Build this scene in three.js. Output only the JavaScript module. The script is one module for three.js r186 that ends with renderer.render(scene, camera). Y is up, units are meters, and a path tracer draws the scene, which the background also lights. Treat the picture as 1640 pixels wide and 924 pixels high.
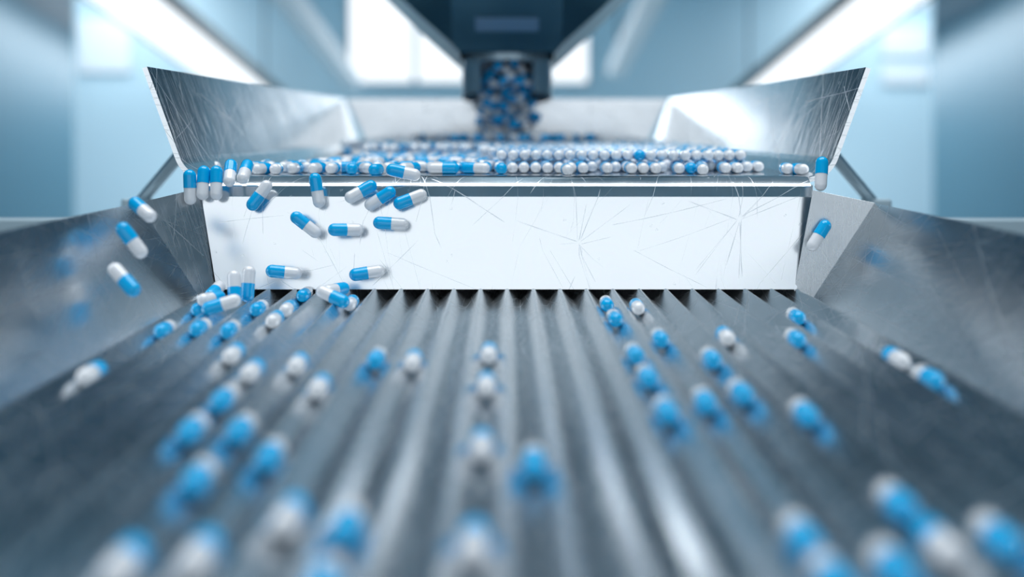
import * as THREE from 'three';
import { mergeGeometries, toCreasedNormals, mergeVertices } from 'three/addons/utils/BufferGeometryUtils.js';
import { RoundedBoxGeometry } from 'three/addons/geometries/RoundedBoxGeometry.js';
import { RectAreaLightUniformsLib } from 'three/addons/lights/RectAreaLightUniformsLib.js';

// ---------------------------------------------------------------- camera, light, exposure
const scene = new THREE.Scene();
const CAM = 1.15;                                   // camera height, metres
const K = 1.35, F = 1350 * K;                       // focal length in pixels of the 1640 x 924 frame
const camera = new THREE.PerspectiveCamera(2 * Math.atan(462 / F) * 180 / Math.PI, 1640 / 924, 0.02, 40);
camera.position.set(0, CAM, 0);
camera.rotation.y = -8 / F;
camera.focus = 0.4625 * K;
camera.userData.fStop = 3.7;
camera.updateProjectionMatrix();

const renderer = new THREE.WebGLRenderer({ antialias: true });
renderer.toneMapping = THREE.LinearToneMapping;
renderer.toneMappingExposure = 0.93;
renderer.shadowMap.enabled = true;
renderer.shadowMap.type = THREE.PCFSoftShadowMap;
RectAreaLightUniformsLib.init();
scene.background = new THREE.Color(0x9fb6c2);

const LIGHT = { strip: 6.0, panel: 5.0, windowFar: 2.8, windowRear: 1.03, far: 5.6 };  // far: two added panels, out of view, for the end wall
function areaLight(color, intensity, w, h, pos, target) {
  const l = new THREE.RectAreaLight(color, intensity, w, h);
  l.position.set(...pos); l.lookAt(...target); scene.add(l); return l;
}
const STRIP_H = 1.9;                                // light fittings above the camera height
// suspended strips left and right, the panel over the machine, the window ahead and the window behind the camera
areaLight(0xf4faff, LIGHT.strip, 0.47, 5.6, [-2.5, CAM + STRIP_H - 0.006, -9.2], [-2.5, 0, -9.2]);
areaLight(0xf4faff, LIGHT.strip, 0.47, 5.6, [2.5, CAM + STRIP_H - 0.006, -9.2], [2.5, 0, -9.2]);
areaLight(0xf7fbff, LIGHT.panel, 1.9, 1.3, [0, CAM + STRIP_H - 0.006, -0.38], [0, 0, -0.38]);
areaLight(0xf2f9ff, LIGHT.windowFar, 2.56, 1.0, [-0.42, CAM + 2.7, -12.08], [-0.42, CAM + 2.7, 0]);
areaLight(0xf2f9ff, LIGHT.windowRear, 3.7, 1.5, [0, CAM + 0.1, 2.43], [0, CAM + 0.1, -5]);

for (const x of [-3.95, 3.95]) areaLight(0xf4faff, LIGHT.far, 1.3, 3.2, [x, CAM + 3.405, -10.2], [x, 0, -10.2]);   // added unseen ceiling panels that brighten the far wall

// ---------------------------------------------------------------- helpers
let seed = 20231;
const rnd = () => { seed = (seed * 1664525 + 1013904223) >>> 0; return seed / 4294967296; };
const rr = (a, b) => a + (b - a) * rnd();
const used = {};
function numbered(name) { const n = used[name] = (used[name] ?? -1) + 1; return n ? `${name}_${String(n).padStart(3, '0')}` : name; }
const shadow = o => { o.castShadow = true; o.receiveShadow = true; return o; };
function mesh(name, geo, mat, parent = scene) { const m = shadow(new THREE.Mesh(geo, mat)); m.name = parent === scene ? numbered(name) : name; parent.add(m); return m; }
function thing(name, label, category, pos = [0, 0, 0], group) {
  const g = new THREE.Group(); g.name = numbered(name); g.position.set(...pos); scene.add(g);
  g.userData = { label, category }; if (group) g.userData.group = group; return g;
}
function struct(name, geo, mat, label) { const m = shadow(new THREE.Mesh(geo, mat)); m.name = name; scene.add(m); m.userData = { kind: 'structure', label, category: name.split('_')[0] }; return m; }
function boxGeo(x0, x1, y0, y1, z0, z1) { const g = new THREE.BoxGeometry(x1 - x0, y1 - y0, z1 - z0); g.translate((x0 + x1) / 2, (y0 + y1) / 2, (z0 + z1) / 2); return g; }
function rbox(x0, x1, y0, y1, z0, z1, r = 0.002) { const g = new RoundedBoxGeometry(x1 - x0, y1 - y0, z1 - z0, 2, r); g.translate((x0 + x1) / 2, (y0 + y1) / 2, (z0 + z1) / 2); return g; }
// closed 2D outline [a, b] swept from w0 to w1; place(a, b, w) gives the point; uv in metres
function sweep(outline, w0, w1, place, crease = 0.6, steps = 1) {
  const pos = [], uv = [], n = outline.length; let per = [0];
  for (let i = 0; i < n; i++) { const p = outline[i], q = outline[(i + 1) % n]; per.push(per[i] + Math.hypot(q[0] - p[0], q[1] - p[1])); }
  const put = (i, w) => { const p = outline[i % n]; pos.push(...place(p[0], p[1], w)); uv.push(per[i], w); };
  for (let s = 0; s < steps; s++) {
    const a = w0 + (w1 - w0) * s / steps, b = w0 + (w1 - w0) * (s + 1) / steps;
    for (let i = 0; i < n; i++) { put(i, a); put(i + 1, a); put(i + 1, b); put(i, a); put(i + 1, b); put(i, b); }
  }
  const tri = THREE.ShapeUtils.triangulateShape(outline.map(p => new THREE.Vector2(p[0], p[1])), []);
  for (const [w, flip] of [[w0, 1], [w1, 0]]) for (const t of tri) for (const k of (flip ? [0, 2, 1] : [0, 1, 2])) { const p = outline[t[k]]; pos.push(...place(p[0], p[1], w)); uv.push(p[0], p[1]); }
  const g = new THREE.BufferGeometry();
  g.setAttribute('position', new THREE.Float32BufferAttribute(pos, 3)); g.setAttribute('uv', new THREE.Float32BufferAttribute(uv, 2));
  return toCreasedNormals(g, crease);
}
// flat polygon given in 3D, with thickness away from its front; uv in metres
function slab(pts, t) {
  const v = pts.map(p => new THREE.Vector3(...p)), e = v[1].clone().sub(v[0]).normalize(), n = new THREE.Vector3().crossVectors(v[1].clone().sub(v[0]), v[2].clone().sub(v[0])).normalize(), f = new THREE.Vector3().crossVectors(n, e);
  const flat = v.map(p => [p.clone().sub(v[0]).dot(e), p.clone().sub(v[0]).dot(f)]), o = v[0];
  return sweep(flat, -t, 0, (a, b, w) => [o.x + e.x * a + f.x * b + n.x * w, o.y + e.y * a + f.y * b + n.y * w, o.z + e.z * a + f.z * b + n.z * w], 0.3);
}
// open centre line with thickness to a closed outline (offset to the left of its direction)
function thicken(line, t) {
  const off = line.map((p, i) => {
    const a = line[Math.max(0, i - 1)], b = line[Math.min(line.length - 1, i + 1)];
    const dx = b[0] - a[0], dy = b[1] - a[1], l = Math.hypot(dx, dy); return [p[0] - dy / l * t, p[1] + dx / l * t];
  });
  return [...line, ...off.reverse()];
}

// ---------------------------------------------------------------- materials
const std = (color, roughness, metalness = 0, extra = {}) => new THREE.MeshPhysicalMaterial({ color, roughness, metalness, ...extra });
// scratched, handled steel: scratches are brighter and rougher lines in a slightly dull skin
function scratched(W, H, wm, hm, o) {
  const sc = new Float32Array(W * H), no = new Float32Array(W * H);
  const line = (x, y, ang, len, amp, wob = 0.02, thick = 0) => {
    let a = ang, c = rr(-wob, wob) * 0.15;
    for (let s = 0; s < len; s++) {
      x += Math.cos(a); y += Math.sin(a); a += c * 0.05 + rr(-wob, wob) * 0.12;
      const f = amp * Math.min(1, s / 12, (len - s) / 30) * (0.75 + 0.25 * Math.sin(s * 0.05 + ang * 9));
      for (let k = -thick; k <= thick; k++) {
        const X = ((Math.round(x + k * Math.abs(Math.sin(a))) % W) + W) % W, Y = ((Math.round(y + k * Math.abs(Math.cos(a))) % H) + H) % H, i = Y * W + X;
        sc[i] = Math.max(sc[i], f * (thick ? 1 - Math.abs(k) / (thick + 1) : 1));
      }
    }
  };
  for (let i = 0; i < o.streaks; i++) line(rr(0, W), rr(0, H), o.dir + rr(-o.spread, o.spread) + (rnd() < 0.5 ? Math.PI : 0), rr(0.06, o.long) * H, rr(0.12, 0.6) ** 1.3, 0.02);
  for (let i = 0; i < o.random; i++) line(rr(0, W), rr(0, H), rr(0, 6.283), rr(0.1, 0.8) * Math.min(W, H), rr(0.25, 1), 0.03, rnd() < o.fat ? 1 : 0);
  for (const [u, v, n, len] of o.stars || []) for (let i = 0; i < n; i++) line(u * W + rr(-6, 6), v * H + rr(-6, 6), rr(0, 6.283), rr(0.25, 1) * len * H, rr(0.5, 1), 0.02, 1);
  for (let i = 0; i < o.pits; i++) { const x = rr(0, W) | 0, y = rr(0, H) | 0; for (let k = 0; k < 14; k++) { const X = (x + (rr(-5, 5) | 0) + W) % W, Y = (y + (rr(-5, 5) | 0) + H) % H; sc[Y * W + X] = rr(0.3, 1); } }
  // coarse blotches of dull skin, periodic value noise
  for (const [cells, amp] of [[6, 0.5], [14, 0.3], [37, 0.2]]) {
    const cy = Math.max(2, Math.round(cells * H / W)), lat = Array.from({ length: cells * cy }, () => rnd());
    for (let y = 0; y < H; y++) for (let x = 0; x < W; x++) {
      const fx = x / W * cells, fy = y / H * cy, x0 = fx | 0, y0 = fy | 0, ux = fx - x0, uy = fy - y0, sx = ux * ux * (3 - 2 * ux), sy = uy * uy * (3 - 2 * uy);
      const L = (a, b) => lat[(b % cy) * cells + a % cells];
      no[y * W + x] += amp * ((L(x0, y0) * (1 - sx) + L(x0 + 1, y0) * sx) * (1 - sy) + (L(x0, y0 + 1) * (1 - sx) + L(x0 + 1, y0 + 1) * sx) * sy);
    }
  }
  const col = new Uint8Array(W * H * 4), rou = new Uint8Array(W * H * 4);
  for (let i = 0; i < W * H; i++) {
    const s = sc[i], n = no[i], k = Math.min(1, o.base + o.blotch * (n - 0.5) + s * o.shine);
    col[4 * i] = 255 * k * o.tint[0]; col[4 * i + 1] = 255 * k * o.tint[1]; col[4 * i + 2] = 255 * k * o.tint[2]; col[4 * i + 3] = 255;
    const r = Math.min(1, o.rough + o.roughBlotch * (n - 0.5) + s * o.roughScratch);
    rou[4 * i] = 255 * (1 - s); rou[4 * i + 1] = 255 * r; rou[4 * i + 2] = 255; rou[4 * i + 3] = 255;
  }
  const tex = (d, srgb) => {
    const t = new THREE.DataTexture(d, W, H, THREE.RGBAFormat); t.magFilter = THREE.LinearFilter; t.minFilter = THREE.LinearFilter;
    t.wrapS = t.wrapT = THREE.RepeatWrapping; t.repeat.set(1 / wm, 1 / hm); if (srgb) t.colorSpace = THREE.SRGBColorSpace; t.needsUpdate = true; return t;
  };
  const R = tex(rou, false);
  return new THREE.MeshPhysicalMaterial({ color: 0xffffff, map: tex(col, true), metalness: 1, roughness: 1, roughnessMap: R, bumpMap: R, bumpScale: o.bump });
}
const steelTint = [0.965, 0.985, 1.0];
const M = {
  apron: scratched(2048, 512, 0.36, 0.09, { streaks: 40, dir: Math.PI / 2, spread: 0.12, long: 0.9, random: 70, fat: 0.2, stars: [[0.62, 0.3, 10, 0.5], [0.86, 0.45, 12, 0.55], [0.3, 0.6, 5, 0.4]], pits: 34, base: 0.93, blotch: 0.06, shine: 0.08, tint: steelTint, rough: 0.2, roughBlotch: 0.16, roughScratch: 0.45, bump: 3e-5 }),
  pan: scratched(1024, 1024, 0.2, 0.2, { streaks: 800, dir: 0, spread: 0.2, long: 0.35, random: 46, fat: 0.4, stars: [[0.2, 0.4, 8, 0.2], [0.7, 0.7, 8, 0.2]], pits: 30, base: 0.9, blotch: 0.06, shine: 0.1, tint: steelTint, rough: 0.16, roughBlotch: 0.1, roughScratch: 0.6, bump: 6e-5 }),
  chute: scratched(1024, 1024, 0.2, 0.2, { streaks: 160, dir: Math.PI / 2, spread: 0.25, long: 0.5, random: 60, fat: 0.2, pits: 30, base: 0.93, blotch: 0.06, shine: 0.05, tint: steelTint, rough: 0.24, roughBlotch: 0.08, roughScratch: 0.3, bump: 2e-5 }),
  gusset: scratched(512, 512, 0.1, 0.1, { streaks: 260, dir: Math.PI / 2, spread: 0.1, long: 0.6, random: 14, fat: 0.2, pits: 8, base: 0.8, blotch: 0.05, shine: 0.14, tint: steelTint, rough: 0.28, roughBlotch: 0.1, roughScratch: 0.25, bump: 1e-5 }),
  tube: std(0xd4dade, 0.14, 1),
  hopper: std(0x2e5666, 0.3, 0.5),
  spout: std(0xb4c6cf, 0.4, 0.8),
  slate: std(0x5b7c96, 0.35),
  housing: std(0x9fb4be, 0.4, 0.3),
  blue: std(0x00b2f0, 0.25, 0, { clearcoat: 0.5, clearcoatRoughness: 0.05, specularIntensity: 0.5 }),
  white: std(0xeef0f3, 0.3, 0, { clearcoat: 0.9, clearcoatRoughness: 0.07 }),
  wallNear: std(0x56889e, 0.35),
  wallFar: std(0xc2dde8, 0.55),
  ceiling: std(0x9cc6d6, 0.7),
  floor: std(0xdde7eb, 0.3),
  frame: std(0xa9c3cf, 0.5),
  fitting: std(0x34474f, 0.5, 0.3),
  fittingPale: std(0xd7e0e5, 0.5),
  pale: std(0xe4ebef, 0.4),
  dark: std(0x1a2126, 0.5),
};
const glow = (hex, k) => new THREE.MeshStandardMaterial({ color: 0x222222, roughness: 0.6, emissive: hex, emissiveIntensity: k });

// ---------------------------------------------------------------- the room
const px = (x, D) => (x - 812) / F * D, py = (y, D) => CAM + (462 - y) / F * D;    // measured directions to metres at a distance D
const TOP = CAM + 3.45, RZ = 2.5, EZ = -9 * K;
struct('floor', boxGeo(-5, 5, -0.12, 0, EZ - 0.2, RZ + 0.2), M.floor, 'pale smooth factory floor');
struct('ceiling', boxGeo(-5, 5, TOP, TOP + 0.12, EZ - 0.2, RZ + 0.2), M.ceiling, 'blue grey ceiling high above the machine');
struct('wall_left', mergeGeometries([boxGeo(-3.3, -3.1, 0, TOP, -8.17, RZ), boxGeo(-4.9, -3.3, 0, TOP, -8.17, -8.0), boxGeo(-4.9, -4.7, 0, TOP, EZ, -8.17)]), M.wallNear, 'teal wall at the left edge');
struct('wall_right', mergeGeometries([boxGeo(3.1, 3.3, 0, TOP, -8.27, RZ), boxGeo(3.3, 4.9, 0, TOP, -8.27, -8.1), boxGeo(4.7, 4.9, 0, TOP, EZ, -8.27)]), M.wallNear, 'teal wall at the right edge');
function wallWithHole(name, z0, z1, hx0, hx1, hy0, hy1, mat, label, half) {
  struct(name, mergeGeometries([boxGeo(-half, hx0, 0, TOP, z0, z1), boxGeo(hx1, half, 0, TOP, z0, z1), boxGeo(hx0, hx1, 0, hy0, z0, z1), boxGeo(hx0, hx1, hy1, TOP, z0, z1)]), mat, label);
}
wallWithHole('wall_back', EZ - 0.2, EZ, -1.73, 0.89, CAM + 2.17, CAM + 3.23, M.wallFar, 'pale blue far wall behind the hopper', 4.9);
wallWithHole('wall_front', RZ, RZ + 0.2, -1.9, 1.9, CAM - 0.67, CAM + 0.87, M.wallFar, 'wall behind the camera', 3.3);
function windowUnit(n, x0, x1, y0, y1, z, face, k, mull, label) {           // frosted, daylit panes in a frame
  const g = new THREE.Group(); g.name = 'window_' + n; g.userData = { kind: 'structure', label, category: 'window' }; scene.add(g);
  const t = 0.05;
  mesh('frame', mergeGeometries([boxGeo(x0, x1, y0, y0 + 0.03, z - t, z + t), boxGeo(x0, x1, y1 - 0.03, y1, z - t, z + t), boxGeo(x0, x0 + 0.03, y0, y1, z - t, z + t), boxGeo(x1 - 0.03, x1, y0, y1, z - t, z + t)]), M.frame, g);
  for (const m of mull) mesh('mullion', boxGeo(m - 0.025, m + 0.025, y0 + 0.03, y1 - 0.03, z - t, z + t), M.frame, g);
  const xs = [x0 + 0.03, ...mull, x1 - 0.03];
  for (let i = 0; i + 1 < xs.length; i++) mesh('pane', boxGeo(xs[i], xs[i + 1], y0 + 0.03, y1 - 0.03, z - face * 0.02 - 0.004, z - face * 0.02 + 0.004), glow(0xf2f9ff, k), g);
}
windowUnit(1, -1.73, 0.89, CAM + 2.17, CAM + 3.23, EZ - 0.02, 1, 1.5, [-0.98], 'bright frosted window high on the far wall behind the hopper');
windowUnit(2, -1.9, 1.9, CAM - 0.67, CAM + 0.87, RZ + 0.02, -1, 0.3, [], 'wide daylit window behind the camera');
// pale flat panels fixed to the far wall
function wallPanel(x0, x1, y0, y1, label) {
  const g = thing('wall_panel', label, 'panel', [(px(x0, 9 * K) + px(x1, 9 * K)) / 2, py(y1, 9 * K), EZ + 0.02]);
  const w = px(x1, 9 * K) - px(x0, 9 * K), h = py(y0, 9 * K) - py(y1, 9 * K);
  mesh('board', rbox(-w / 2, w / 2, 0, h, -0.02, 0.02, 0.008), M.pale, g);
}
wallPanel(128, 212, 32, 118, 'pale square wall panel at the upper left, beside the teal wall edge');
wallPanel(1412, 1488, 45, 90, 'pale wall panel at the upper right, the middle of three');
wallPanel(1412, 1488, 102, 136, 'pale wall panel at the upper right, lowest of three');
wallPanel(1412, 1488, -25, 12, 'pale wall panel at the upper right corner, topmost of three');

// suspended strip lights
function stripLight(x0, x1, z0, z1, label, lit) {
  const g = thing('strip_light', label, 'light', [(x0 + x1) / 2, CAM + STRIP_H, 0]);
  const w = (x1 - x0) / 2;
  mesh('housing', mergeGeometries([boxGeo(-w, w, 0.03, 0.1, z0, z1), boxGeo(-w, -w + 0.015, -0.02, 0.03, z0, z1), boxGeo(w - 0.015, w, -0.02, 0.03, z0, z1)]), lit ? M.fitting : M.fittingPale, g);
  mesh('diffuser', boxGeo(-w + 0.015, w - 0.015, 0.005, 0.03, z0 + 0.01, z1 - 0.01), lit ? glow(0xf4faff, 1.6) : M.pale, g);
  for (const z of [z0 + 0.3, z1 - 0.3]) mesh('hanger', boxGeo(-0.008, 0.008, 0.1, TOP - CAM - STRIP_H, z - 0.008, z + 0.008), M.fitting, g);
}
stripLight(-2.75, -2.25, EZ + 0.1, -6.3, 'long bright strip light slanting across the upper left', true);
stripLight(2.25, 2.75, EZ + 0.1, -6.3, 'long bright strip light slanting across the upper right', true);
stripLight(-1.53, -1.39, -10.8, -7.3, 'faint pale unlit strip fitting left of the far window', false);
stripLight(0.9, 1.04, -10.2, -7.3, 'faint pale unlit strip fitting right of the far window', false);
for (const [z0, z1, label] of [[-1.04, 0.28, 'broad bright light panel hanging above the tray lip']]) {
  const g = thing('ceiling_light_panel', label, 'light', [0, CAM + STRIP_H, 0]);
  mesh('housing', mergeGeometries([boxGeo(-0.97, 0.97, 0.03, 0.1, z0 - 0.01, z1 + 0.01), boxGeo(-0.97, -0.955, -0.02, 0.03, z0 - 0.01, z1 + 0.01), boxGeo(0.955, 0.97, -0.02, 0.03, z0 - 0.01, z1 + 0.01)]), M.fittingPale, g);
  mesh('diffuser', boxGeo(-0.955, 0.955, 0.005, 0.03, z0, z1), glow(0xf7fbff, 1.2), g);
  for (const x of [-0.8, 0.8]) mesh('hanger', boxGeo(x - 0.008, x + 0.008, 0.1, TOP - CAM - STRIP_H, (z0 + z1) / 2 - 0.01, (z0 + z1) / 2 + 0.01), M.fitting, g);
}
for (const x of [-3.95, 3.95]) {  // added fill panels above the frame, lifting the far wall's brightness
  const g = thing('ceiling_light_panel', x < 0 ? 'added ceiling light panel out of view, brightening the far wall, left one' : 'added ceiling light panel out of view, brightening the far wall, right one', 'light', [x, TOP, -10.2]);
  mesh('housing', boxGeo(-0.68, 0.68, -0.03, 0, -1.63, 1.63), M.fittingPale, g);
  mesh('diffuser', boxGeo(-0.65, 0.65, -0.04, -0.03, -1.6, 1.6), glow(0xf4faff, 1.6), g);
}

// ---------------------------------------------------------------- machine: housing, chute, tray, hopper
const S = 0.194 / K, AL = Math.atan(S), D0 = 0.462 * K, DL = 0.470 * K, HL = 0.062;   // slope, chute start, tray lip distance and height over the camera
{
  const g = thing('machine_housing', 'grey blue machine cabinet behind the steel chute', 'cabinet', [0, 0, -0.8]);
  mesh('body', rbox(-0.75, 0.75, 0.08, CAM + 0.05, -0.8, 0, 0.004), M.housing, g);
  mesh('plinth', boxGeo(-0.7, 0.7, 0, 0.08, -0.75, -0.05), M.dark, g);
}
// chute: local w = distance away from the apron's foot, along the slope
const PITCH = 42.4 * D0 / F, DEPTH = 0.0064;
const chute = thing('sorting_chute', 'corrugated scratched steel chute with flared sides running toward the camera', 'chute', [0, CAM, -D0]);
chute.rotation.x = AL;
const plane = (a, b, w) => [a, b, -w];
{
  const prof = [];
  const round = v => { const e = 0.13; if (v < e) return v * v / (2 * e); if (v > 1 - e) return 1 - e - (1 - v) * (1 - v) / (2 * e); return v - e / 2; };
  const NP = 18;
  for (let i = -11.5 * NP; i <= 11.5 * NP; i++) { const u = i / NP, f = Math.abs(u - Math.round(u)) * 2; prof.push([u * PITCH, -DEPTH * round(f) / (1 - 0.13)]); }
  mesh('corrugated_floor', sweep(thicken(prof, -0.0018).reverse(), -0.37 * K, 0.174, plane, 0.5), M.chute, chute);
  mesh('added_rear_cover', boxGeo(-11.5 * PITCH, 11.5 * PITCH, -0.0045, 0.056, -0.17, -0.168), M.gusset, chute);  // added unseen cover, keeps light out of the gap under the apron
  for (const s of [-1, 1]) {
    const xb = 11.5 * PITCH, yb = -DEPTH - 0.0005, wn = -0.37 * K, wc = -0.026 * D0;
    const flip = p => s < 0 ? p : p.slice().reverse();
    const P = (x, y, w) => [s * x, y, -(w + y * S)];            // plumb, not square to the slope
    const T1 = P(0.1677, 0.0545, 0.002), T2 = P(0.1966, 0.0475, wc), B = P(xb, yb, 0);
    mesh('side_wall', slab(flip([B, T2, P(0.1966, 0.0475, wn), P(xb, yb, wn)]), 0.002), M.chute, chute);
    mesh('added_side_skirt', slab(flip([[s * xb, yb, -0.17], [s * xb, 0.056, -0.17], [s * xb, 0.056, -0.012], [s * xb, yb, -0.004]]), 0.002), M.chute, chute);  // added skirt behind the gusset, shuts side light out of the cavity
    mesh('corner_gusset', slab(flip([T1, T2, B, P(0.157, yb, 0.002)]), 0.0016), M.gusset, chute);
  }
}
// tray: local origin on the lip
const tray = thing('feeder_tray', 'scratched steel feeder tray with flared side walls and a bright front apron', 'tray', [0, CAM + HL, -DL]);
tray.rotation.x = AL;
const TLEN = 0.57 * K, XF = 0.1665, RB = 0.016, LEAN = 72 * Math.PI / 180;
{
  const half = [];
  for (let i = 0; i <= 12; i++) { const a = LEAN * i / 12; half.push([XF + RB * Math.sin(a), RB * (1 - Math.cos(a))]); }
  const e = half[half.length - 1], hgt = 0.0605 - e[1];
  for (let i = 1; i <= 3; i++) half.push([e[0] + hgt * i / 3 / Math.tan(LEAN), e[1] + hgt * i / 3]);
  const line = [...half.map(p => [-p[0], p[1]]).reverse(), ...half];
  mesh('pan', sweep(thicken(line, -0.0028).reverse(), 0, TLEN, plane, 0.5), M.pan, tray);
  const top = half[half.length - 1];
  mesh('back_wall', sweep([[-XF, -0.002], [XF, -0.002], [top[0] - 0.002, top[1]], [-top[0] + 0.002, top[1]]], TLEN, TLEN + 0.003, plane, 0.3), M.pan, tray);
  // apron: rolls over the lip and hangs down in front
  const r = 0.0125, pr = [[0.02, 0.0004]];
  const end = Math.PI / 2 + AL;                                   // until it hangs plumb
  for (let i = 0; i <= 20; i++) { const a = (end - 2 * AL) * i / 20; pr.push([-r * Math.sin(a), 0.0004 - r * (1 - Math.cos(a))]); }
  const l = pr[pr.length - 1];
  pr.push([l[0] - 0.0505 * Math.sin(AL), l[1] - 0.0505 * Math.cos(AL)]);
  const ag = sweep(thicken(pr, 0.0018), -0.1672, 0.1672, (a, b, w) => [w * (b < -r ? 1 - 0.052 * Math.min(1, (-r - b) / 0.0505) : 1), b, -a], 0.5);
  { const u = ag.attributes.uv; for (let i = 0; i < u.count; i++) { const a = u.getX(i); u.setXY(i, u.getY(i) + 0.18, 0.09 - a); } }
  mesh('apron', ag, M.apron, tray);
  for (const s of [-1, 1]) mesh('mount_lug', rbox(Math.min(s * 0.184, s * 0.219), Math.max(s * 0.184, s * 0.219), 0.008, 0.016, -0.135, -0.12, 0.001), M.tube, tray);
}
for (const s of [-1, 1]) {                                        // support tubes from the tray down to the housing
  const a = new THREE.Vector3(s * 0.2136, CAM + 0.094, -0.7587), b = new THREE.Vector3(s * 0.2640, CAM + 0.062, -0.82);
  const g = thing('support_tube', s < 0 ? 'polished steel support tube below the left tray wall' : 'polished steel support tube below the right tray wall', 'tube', [b.x, b.y, b.z]);
  const d = a.clone().sub(b), c = new THREE.CylinderGeometry(0.0042, 0.0042, d.length(), 24); c.translate(0, d.length() / 2, 0);
  const t = mesh('tube', c, M.tube, g); t.quaternion.setFromUnitVectors(new THREE.Vector3(0, 1, 0), d.clone().normalize());
  mesh('clamp', rbox(-0.011, 0.011, -0.012, 0.002, -0.009, 0.009, 0.002), M.housing, g);
}
// hopper
const HD = 0.85 * K;
{
  const g = thing('hopper', 'dark steel hopper tapering to a round spout above the tray', 'hopper', [0, CAM, -HD]);
  const lev = [[0.228, 0.046], [0.236, 0.054], [0.27, 0.092], [0.40, 0.225], [0.58, 0.225]], c = 0.052;
  const ring = (R) => { const k = Math.min(c, R * 0.98); return [[-k, R], [k, R], [R, k], [R, -k], [k, -R], [-k, -R], [-R, -k], [-R, k]]; };
  const pos = [];
  for (let i = 0; i + 1 < lev.length; i++) {
    const a = ring(lev[i][1]), b = ring(lev[i + 1][1]);
    for (let k = 0; k < 8; k++) {
      const k2 = (k + 1) % 8, P = (q, h) => [q[0], h, q[1]];
      pos.push(...P(a[k], lev[i][0]), ...P(a[k2], lev[i][0]), ...P(b[k2], lev[i + 1][0]), ...P(a[k], lev[i][0]), ...P(b[k2], lev[i + 1][0]), ...P(b[k], lev[i + 1][0]));
    }
  }
  const top = ring(lev[4][1]);
  for (let k = 1; k < 7; k++) pos.push(top[0][0], 0.58, top[0][1], top[k][0], 0.58, top[k][1], top[k + 1][0], 0.58, top[k + 1][1]);
  const bg = new THREE.BufferGeometry(); bg.setAttribute('position', new THREE.Float32BufferAttribute(pos, 3)); bg.computeVertexNormals();
  mesh('cone', bg, M.hopper, g);
  const pipe = new THREE.CylinderGeometry(0.06, 0.06, 3.45 - 0.58, 32); pipe.translate(0, (3.45 + 0.58) / 2, 0); mesh('feed_pipe', pipe, M.hopper, g);
  // spout: a short tube, cut away at the front
  const tubeWall = (h0, h1, t0, tl) => { const o = []; const n = 40; for (let i = 0; i <= n; i++) { const a = t0 + tl * i / n; o.push([0.0435 * Math.sin(a), 0.0435 * Math.cos(a)]); } return sweep(thicken(o, 0.002), h0, h1, (a, b, w) => [a, w, b], 0.5); };
  mesh('collar', tubeWall(0.222, 0.232, 0, Math.PI * 1.999), M.spout, g);
  mesh('spout', tubeWall(0.192, 0.222, 0.62, Math.PI * 2 - 1.24), M.spout, g);
  const s = mesh('slate_plate', rbox(-0.03, 0.03, -0.0075, 0.0075, 0, 0.002, 0.0008), M.slate, g);  // small blue-grey plate on the hopper's sloping front
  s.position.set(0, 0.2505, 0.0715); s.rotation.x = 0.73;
}

// ---------------------------------------------------------------- capsules
const R = 0.00345, LEN = 0.0192, HS = LEN / 2 - R;               // radius, length, half the straight part
function shellGeo(cap, seg, n) {                                  // along +y the blue cap, along -y the white body
  const p = [], r = cap ? R : R * 0.955, y1 = HS + (cap ? 0 : R * 0.04), j = cap ? -0.0004 : -0.0008;
  p.push(new THREE.Vector2(cap ? r * 0.93 : r * 0.9, j)); p.push(new THREE.Vector2(r, j + (cap ? 0.00015 : 0)));
  for (let i = 0; i <= n; i++) { const a = Math.PI / 2 * i / n; p.push(new THREE.Vector2(Math.max(1e-6, r * Math.cos(a)), y1 + r * Math.sin(a))); }
  const g = new THREE.LatheGeometry(p, seg); if (!cap) { g.rotateX(Math.PI); } return g;
}
const capG = shellGeo(true, 24, 8), bodyG = shellGeo(false, 24, 8);
const proto = new THREE.Group();
{ const a = shadow(new THREE.Mesh(capG, M.blue)), b = shadow(new THREE.Mesh(bodyG, M.white)); a.name = 'cap'; b.name = 'body'; proto.add(a, b); }
const Y = new THREE.Vector3(0, 1, 0), placed = [];
function capsule(p, axis, label, group) {                         // axis: the direction of the blue end
  const o = proto.clone(); o.name = numbered('capsule'); o.position.copy(p);
  o.quaternion.setFromUnitVectors(Y, axis.clone().normalize());
  o.userData = { label, category: 'capsule' }; if (group) o.userData.group = group;
  scene.add(o); placed.push([p.clone(), axis.clone().normalize()]); return o;
}
const V = (x, y, z) => new THREE.Vector3(x, y, z);
function segDist(p1, a1, p2, a2) {                                // distance of two capsule cores
  const r = p1.clone().sub(p2), b = a1.dot(a2), d = a1.dot(r), e = a2.dot(r), den = 1 - b * b, cl = t => Math.max(-HS, Math.min(HS, t));
  let s = den > 1e-6 ? cl((b * e - d) / den) : 0, t = cl(b * s + e); s = cl(b * t - d);
  return r.addScaledVector(a1, s).addScaledVector(a2, -t).length();
}
const free = (p, a, k = 1.98) => { for (const [q, b] of placed) if (Math.abs(p.x - q.x) < LEN && Math.abs(p.z - q.z) < LEN && Math.abs(p.y - q.y) < LEN && segDist(p, a, q, b) < k * R) return false; return true; };
const ord = ['first', 'second', 'third', 'fourth', 'fifth', 'sixth', 'seventh', 'eighth', 'ninth', 'tenth', 'eleventh', 'twelfth'];

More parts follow.
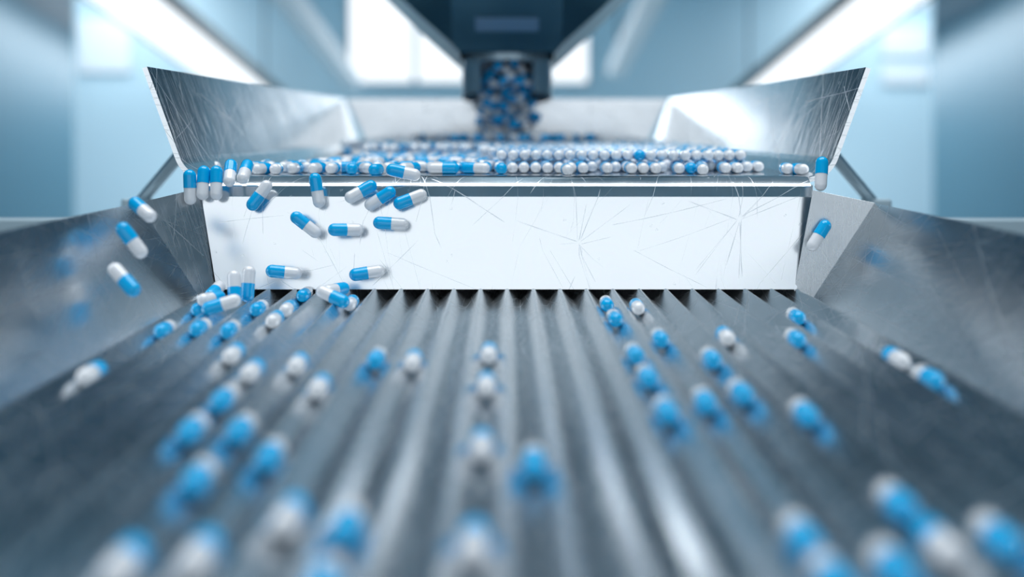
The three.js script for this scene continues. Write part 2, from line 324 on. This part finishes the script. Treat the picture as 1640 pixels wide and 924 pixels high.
// in the grooves of the chute: [pixel x, pixel y, blue end toward the camera?]
const grooved = [[315, 493, 1], [411, 493, 1], [434, 511, 0], [455, 494, 0], [488, 471, 1], [565, 485, 0], [257, 527, 1], [312, 524, 1], [361, 527, 1], [362, 566, 0], [395, 593, 0], [469, 582, 0], [503, 618, 0], [345, 637, 1], [290, 685, 1], [368, 685, 1], [299, 762, 1], [417, 727, 1], [600, 573, 1], [657, 577, 0], [779, 565, 0], [775, 615, 0], [765, 712, 0], [850, 738, 1], [745, 868, 0], [444, 825, 0], [540, 838, 1], [290, 885, 0], [152, 898, 0], [480, 930, 1], [130, 597, 0],
  [972, 486, 1], [987, 509, 1], [1023, 491, 0], [1057, 541, 1], [1017, 566, 1], [1037, 602, 1], [1066, 656, 1], [1130, 641, 1], [1143, 573, 1], [1167, 538, 0], [1190, 627, 1], [1278, 506, 1], [1278, 541, 1], [1293, 660, 1], [1448, 573, 0], [1500, 604, 1], [1448, 803, 1], [1292, 857, 1], [1360, 925, 1], [1440, 905, 1], [1525, 868, 0], [1612, 858, 1]];
const up = V(0, Math.cos(AL), Math.sin(AL)), away = V(0, Math.sin(AL), -Math.cos(AL));
const seat = R / Math.sin(Math.atan(PITCH / 2 / DEPTH)) - DEPTH + 0.0003;       // capsule axis over the ridge plane
const spots = grooved.map(([x, y, b]) => {
  const D = (S * D0 - seat) / (S + (y - 462) / F), X = (x - 811) / F * D, u = X / PITCH;
  const gi = Math.max(-11.5, Math.min(10.5, Math.floor(u) + 0 + (u - Math.floor(u) >= 0 ? 0.5 : 0)));
  return { gi, D, b, y };
});
const byGroove = {};
for (const s of spots) (byGroove[s.gi] ||= []).push(s);
for (const k in byGroove) {
  const list = byGroove[k].sort((a, b) => b.D - a.D), gi = +k;
  list.forEach((s, i) => {
    if (i && list[i - 1].D - s.D < LEN * 1.0) s.D = list[i - 1].D - LEN * 1.0;
    const h = S * (s.D - D0) + seat * 1.02, side = gi < 0 ? 'left' : 'right', n = ord[Math.round(gi < 0 ? gi + 11.5 : 10.5 - gi)];
    const which = list.length === 1 ? 'alone there' : i === 0 ? 'farthest back' : i === list.length - 1 ? 'nearest in groove' : `${ord[i]} from the back`;
    capsule(V(gi * PITCH, CAM + h, -s.D), (s.b ? away.clone().negate() : away.clone()).add(V(rr(-0.03, 0.03), 0, 0)), `capsule in ${n} groove from ${side} wall, ${s.b ? 'blue' : 'white'} end forward, ${which}`);
  });
}
// singly placed: [pixel x, pixel y, distance, blue direction (right, up, toward camera), label]
const A = 0.4545;
const single = [
  [305, 300, A, 0, 1, 0.1, 'upright capsule at the left end of the lip, leftmost, blue end up'],
  [326, 293, A + 0.001, 0.02, 1, -0.15, 'upright capsule sliding off the left lip, second from left, blue end up'],
  [347, 293, A + 0.001, -0.04, 1, -0.15, 'upright capsule sliding off the left lip, third from left, blue end up'],
  [369, 277, A + 0.003, -0.08, 0.75, -0.65, 'capsule tipping over the left lip, fourth from left, white end down'],
  [393, 275, A + 0.003, 0.02, 0.62, -0.75, 'capsule tipping over the left lip, fifth from left, white end down'],
  [416, 313, A, -0.6, -0.85, 0.1, 'falling capsule below the left lip, slanted, blue end down left'],
  [508, 305, A, -0.16, 1, 0.05, 'nearly upright falling capsule alone below the lip, blue end up'],
  [578, 307, A, 0.86, 0.5, -0.2, 'falling capsule just below lip, blue end up right, left of a similar one'],
  [609, 318, A, 0.84, 0.52, 0.1, 'falling capsule, blue end up right, between two similarly slanted ones'],
  [657, 319, A, -0.92, -0.38, 0.15, 'falling capsule below lip, blue end left, white end raised right'],
  [490, 360, A - 0.004, -0.78, 0.62, 0.1, 'falling capsule in mid apron, slanted down right, blue end up left'],
  [554, 368, A - 0.006, -1, -0.02, 0.35, 'level falling capsule in mid apron, blue end left, left of its twin'],
  [626, 358, A - 0.002, -1, 0.06, 0.05, 'level falling capsule in mid apron, blue end left, rightmost there'],
  [455, 436, A - 0.008, -1, 0.1, 0.2, 'level falling capsule near the apron foot, blue end left, left one'],
  [588, 437, A - 0.008, -1, -0.16, 0.2, 'level falling capsule near the apron foot, blue end left, right one'],
  [646, 276, 0.4605, -0.96, 0.2, 0.1, 'capsule lying on the rolled lip edge, blue left, white right'],
  [1316, 278, A, 0.1, 1, -0.15, 'upright capsule at the right end of the lip, blue end up'],
  [1312, 377, A - 0.006, 0.5, 0.75, -0.1, 'falling capsule beside the right gusset, blue end up right'],
  [376, 462, 0.574, 0.1, -0.95, 0.25, 'upright capsule landing at the left apron foot, blue end down, left one'],
  [398, 455, 0.585, -0.05, -1, 0.1, 'upright capsule landing at the left apron foot, blue end down, right one'],
  [345, 466, 0, -0.1, -0.35, 0.9, 'capsule in the left corner by the apron foot, blue end forward'],
  [339, 478, 0, 0.35, 0.1, -0.9, 'white ended capsule wedged behind a sideways one at the left'],
  [355, 488, 0, -0.93, -0.3, 0.15, 'sideways capsule across the left grooves, blue left, white right'],
  [533, 475, 0, 0.86, -0.38, 0.3, 'sideways capsule across grooves near the apron foot, white left, blue right'],
  [538, 464, 0, 0.5, 0.1, -0.85, 'capsule half hidden behind the sideways white and blue one'],
  [229, 336, 0.405, -0.7, 0.5, -0.5, 'tumbling capsule at the top of the left chute wall'],
  [212, 385, 0.385, -0.55, 0.75, 0.1, 'tumbling capsule in the middle of the left chute wall, mostly white'],
  [200, 448, 0.372, 0.6, -0.6, 0.2, 'tumbling capsule lowest on the left chute wall, blue end down'],
];
for (const [x, y, d, ax, ay, az, label] of single) { const D = d === 0 ? (S * D0 - R) / (S + (y - 462) / F) : d > 0.5 ? d : d > 0.43 ? D0 + (d - 0.462) : d * K; capsule(V(px(x, D), py(y, D), -D), V(ax, ay, az), label); }

// front row in the tray, placed by hand: [pixel x, pixel y, heading of the blue end in degrees: 0 right, 90 away]
const onTray = (x, t, k = R) => V(x, CAM + HL + t * Math.sin(AL) + k * Math.cos(AL), -(DL + t * Math.cos(AL) - k * Math.sin(AL)));
const heading = a => V(Math.cos(a), Math.sin(a) * Math.sin(AL), -Math.sin(a) * Math.cos(AL));
const frontRow = [[329, 267, 186], [420, 270.5, 75], [443, 270.5, 95], [465, 267, 60], [488, 267.5, 112], [516, 267, 150], [548, 268, 8], [563, 270, -80], [583, 269, 115], [606, 271.5, -105], [661, 267, 176], [710, 269.5, -4], [741, 267.5, -75], [760, 265.5, 85], [779, 267.5, -92]];
frontRow.forEach(([x, y, a], i) => {
  const Dn = (HL - S * DL + R / Math.cos(AL)) / ((462 - y) / F - S), t = Math.max(0.004, (Dn - DL) / Math.cos(AL));
  const p = onTray(px(x, Dn), t + R * Math.tan(AL)), ax = heading(a * Math.PI / 180);
  if (!free(p, ax, 1.8)) { for (let k = 1; k < 30 && !free(p, ax, 1.8); k++) p.copy(onTray(px(x, Dn), t + k * 0.002)); }
  const way = Math.abs(Math.cos(a * Math.PI / 180)) > 0.8 ? `lying sideways, blue end ${Math.cos(a * Math.PI / 180) > 0 ? 'right' : 'left'}` : `${Math.sin(a * Math.PI / 180) > 0 ? 'white' : 'blue'} end forward`;
  capsule(p, ax, `capsule in tray front row, ${i < 12 ? ord[i] : ['thirteenth', 'fourteenth', 'fifteenth'][i - 12]} from left wall, ${way}`);
});
capsule(onTray(px(908, 0.487 * K), 0.022), heading(1.6), 'capsule standing out in front of the packed row, white end forward, middle of tray');
capsule(onTray(px(1125, 0.492 * K), 0.03), heading(1.45), 'capsule standing out in front of the packed row, white end forward, right part of tray');
capsule(onTray(px(1259, 0.50 * K), 0.04), heading(1.5), 'lone capsule right of the packed layer, white end forward, left of a pair');
capsule(onTray(px(1280, 0.492 * K), 0.03), heading(1.7), 'lone capsule right of the packed layer, white end forward, right of a pair');

// the packed layer: rows aligned with the tray, loose on the left
const mass = [];
const half = t => 0.163;
function tryPut(x, t, a, k) { const p = onTray(x, t, k), ax = heading(a); if (Math.abs(x) + Math.abs(Math.cos(a)) * HS + R > half(t) || !free(p, ax)) return false; placed.push([p, ax]); mass.push([p, ax, t, k]); return true; }
for (let t = 0.052; t < TLEN - 0.015; t += LEN * 1.02) {          // right: close rows, white ends mostly forward
  let x = -0.010 + rr(0, 0.006);
  while (x < 0.158 - (t < 0.06 ? 0.01 : 0)) { const blueFwd = rnd() < 0.08; tryPut(x, t + rr(-0.0015, 0.0015) + 0.004 * Math.sin(x * 40 + 1), (blueFwd ? -1 : 1) * Math.PI / 2 + rr(-0.05, 0.05), R); x += 2 * R * 1.03 + (rnd() < 0.06 ? rr(0, 0.004) : 0); }
}
const inGap = (x, t) => ((x + 0.062) / 0.045) ** 2 + ((t - 0.12) / 0.045) ** 2 < 1 || ((x + 0.145) / 0.03) ** 2 + ((t - 0.26) / 0.17) ** 2 < 1;
for (let i = 0; i < 9000; i++) {                                  // left: tumbled, any heading
  const t = 0.042 + (TLEN - 0.06) * rnd() ** 1.3, x = rr(-0.158, 0.0);
  if (inGap(x, t)) continue;
  tryPut(x, t, rnd() < 0.6 ? Math.PI / 2 * (rnd() < 0.85 ? 1 : -1) + rr(-0.5, 0.5) : rr(0, 6.283), R);
}
for (let t = 0.052 + LEN * 1.53; t < 0.3; t += LEN * 1.02) {       // second layer over the close rows
  for (let x = -0.004 + rr(0, 0.004); x < 0.15; x += 2 * R * 1.03) tryPut(x, t + rr(-0.002, 0.002) + 0.004 * Math.sin(x * 40 + 1), (rnd() < 0.06 ? -1 : 1) * Math.PI / 2 + rr(-0.04, 0.04), R * 2.98);
}
for (let i = 0; i < 9000; i++) {                                  // second layer, thicker toward the spout
  const t = 0.12 + (TLEN - 0.14) * rnd(), x = rr(-0.158, 0.158);
  if (t < 0.2 + 0.06 * Math.sin(x * 35) || (x < -0.02 && (inGap(x, t) || inGap(x, t - 0.03) || t < 0.3))) continue;
  tryPut(x, t, Math.PI / 2 * (rnd() < 0.95 ? 1 : -1) + rr(-0.35, 0.35), R * 2.95);
}
for (let i = 0; i < 2500; i++) {                                  // heap below the spout
  const a = rr(0, 6.283), q = rr(0, 0.07), k = 4.9 * R;
  tryPut(q * Math.cos(a) * 1.3, HD - DL + q * Math.sin(a), rr(0, 6.283), k);
}
mass.sort((a, b) => a[2] - b[2]);
const single300 = 195;
const count = [...ord, 'thirteenth', 'fourteenth', 'fifteenth', 'sixteenth', 'seventeenth', 'eighteenth', 'nineteenth', 'twentieth', 'twenty-first', 'twenty-second', 'twenty-third', 'twenty-fourth', 'twenty-fifth'];
const lead = mass.filter(m => m[0].x > -0.012 && m[2] < 0.06 && m[3] < R * 1.5).sort((a, b) => b[0].x - a[0].x);
mass.slice(0, single300).forEach((m) => {
  const [p, ax, t, k] = m, place = lead.indexOf(m);
  const o = proto.clone(); o.name = numbered('capsule'); o.position.copy(p); o.quaternion.setFromUnitVectors(Y, ax); scene.add(o);
  const right = p.x > -0.012, fwd = ax.z > 0.5 ? 'blue end forward' : ax.z < -0.5 ? 'white end forward' : 'lying across';
  o.userData = { label: right ? `capsule packed in close rows on the right of the tray, ${fwd}` : `capsule among the tumbled ones on the left of the tray, ${fwd}`, category: 'capsule', group: (right ? 'packed capsules on the tray, ' : 'tumbled capsules on the tray, ') + fwd };
  if (place >= 0 && count[place]) { o.userData.label = `capsule leading the close rows on the tray, ${count[place]} from the right, ${fwd}`; o.userData.group = 'leading row of packed capsules'; }
});
{ // the farther ones beyond counting
  const cg = shellGeo(true, 10, 4), bg = shellGeo(false, 10, 4), parts = [], q = new THREE.Quaternion(), m4 = new THREE.Matrix4(), one = V(1, 1, 1);
  const paint = (g, c) => { const n = g.attributes.position.count, a = new Float32Array(n * 3); for (let i = 0; i < n; i++) a.set([c.r, c.g, c.b], i * 3); g.setAttribute('color', new THREE.BufferAttribute(a, 3)); return g; };
  paint(cg, M.blue.color); paint(bg, M.white.color);
  for (const [p, ax] of mass.slice(single300)) { m4.compose(p, q.setFromUnitVectors(Y, ax), one); parts.push(cg.clone().applyMatrix4(m4), bg.clone().applyMatrix4(m4)); }
  const mat = std(0xffffff, 0.27, 0, { clearcoat: 0.9, clearcoatRoughness: 0.06, vertexColors: true });
  const o = mesh('capsule_layer', mergeGeometries(parts), mat); o.userData = { kind: 'stuff', label: 'blurred layer of blue and white capsules covering the back of the tray', category: 'capsules' };
}
for (let i = 0, n = 0; i < 900 && n < 78; i++) {                  // falling from the spout
  const a = rr(0, 6.283), q = 0.031 * Math.sqrt(rnd()), p = V(q * Math.cos(a), CAM + rr(0.16, 0.238), -HD + q * Math.sin(a)), ax = V(rr(-1, 1), rr(-1, 1), rr(-1, 1)).normalize();
  if (!free(p, ax)) continue; n++;
  capsule(p, ax, 'blurred capsule dropping from the hopper spout to the tray', 'capsules falling from the spout');
}
console.log('mass', mass.length, 'objects', scene.children.length);
renderer.render(scene, camera);
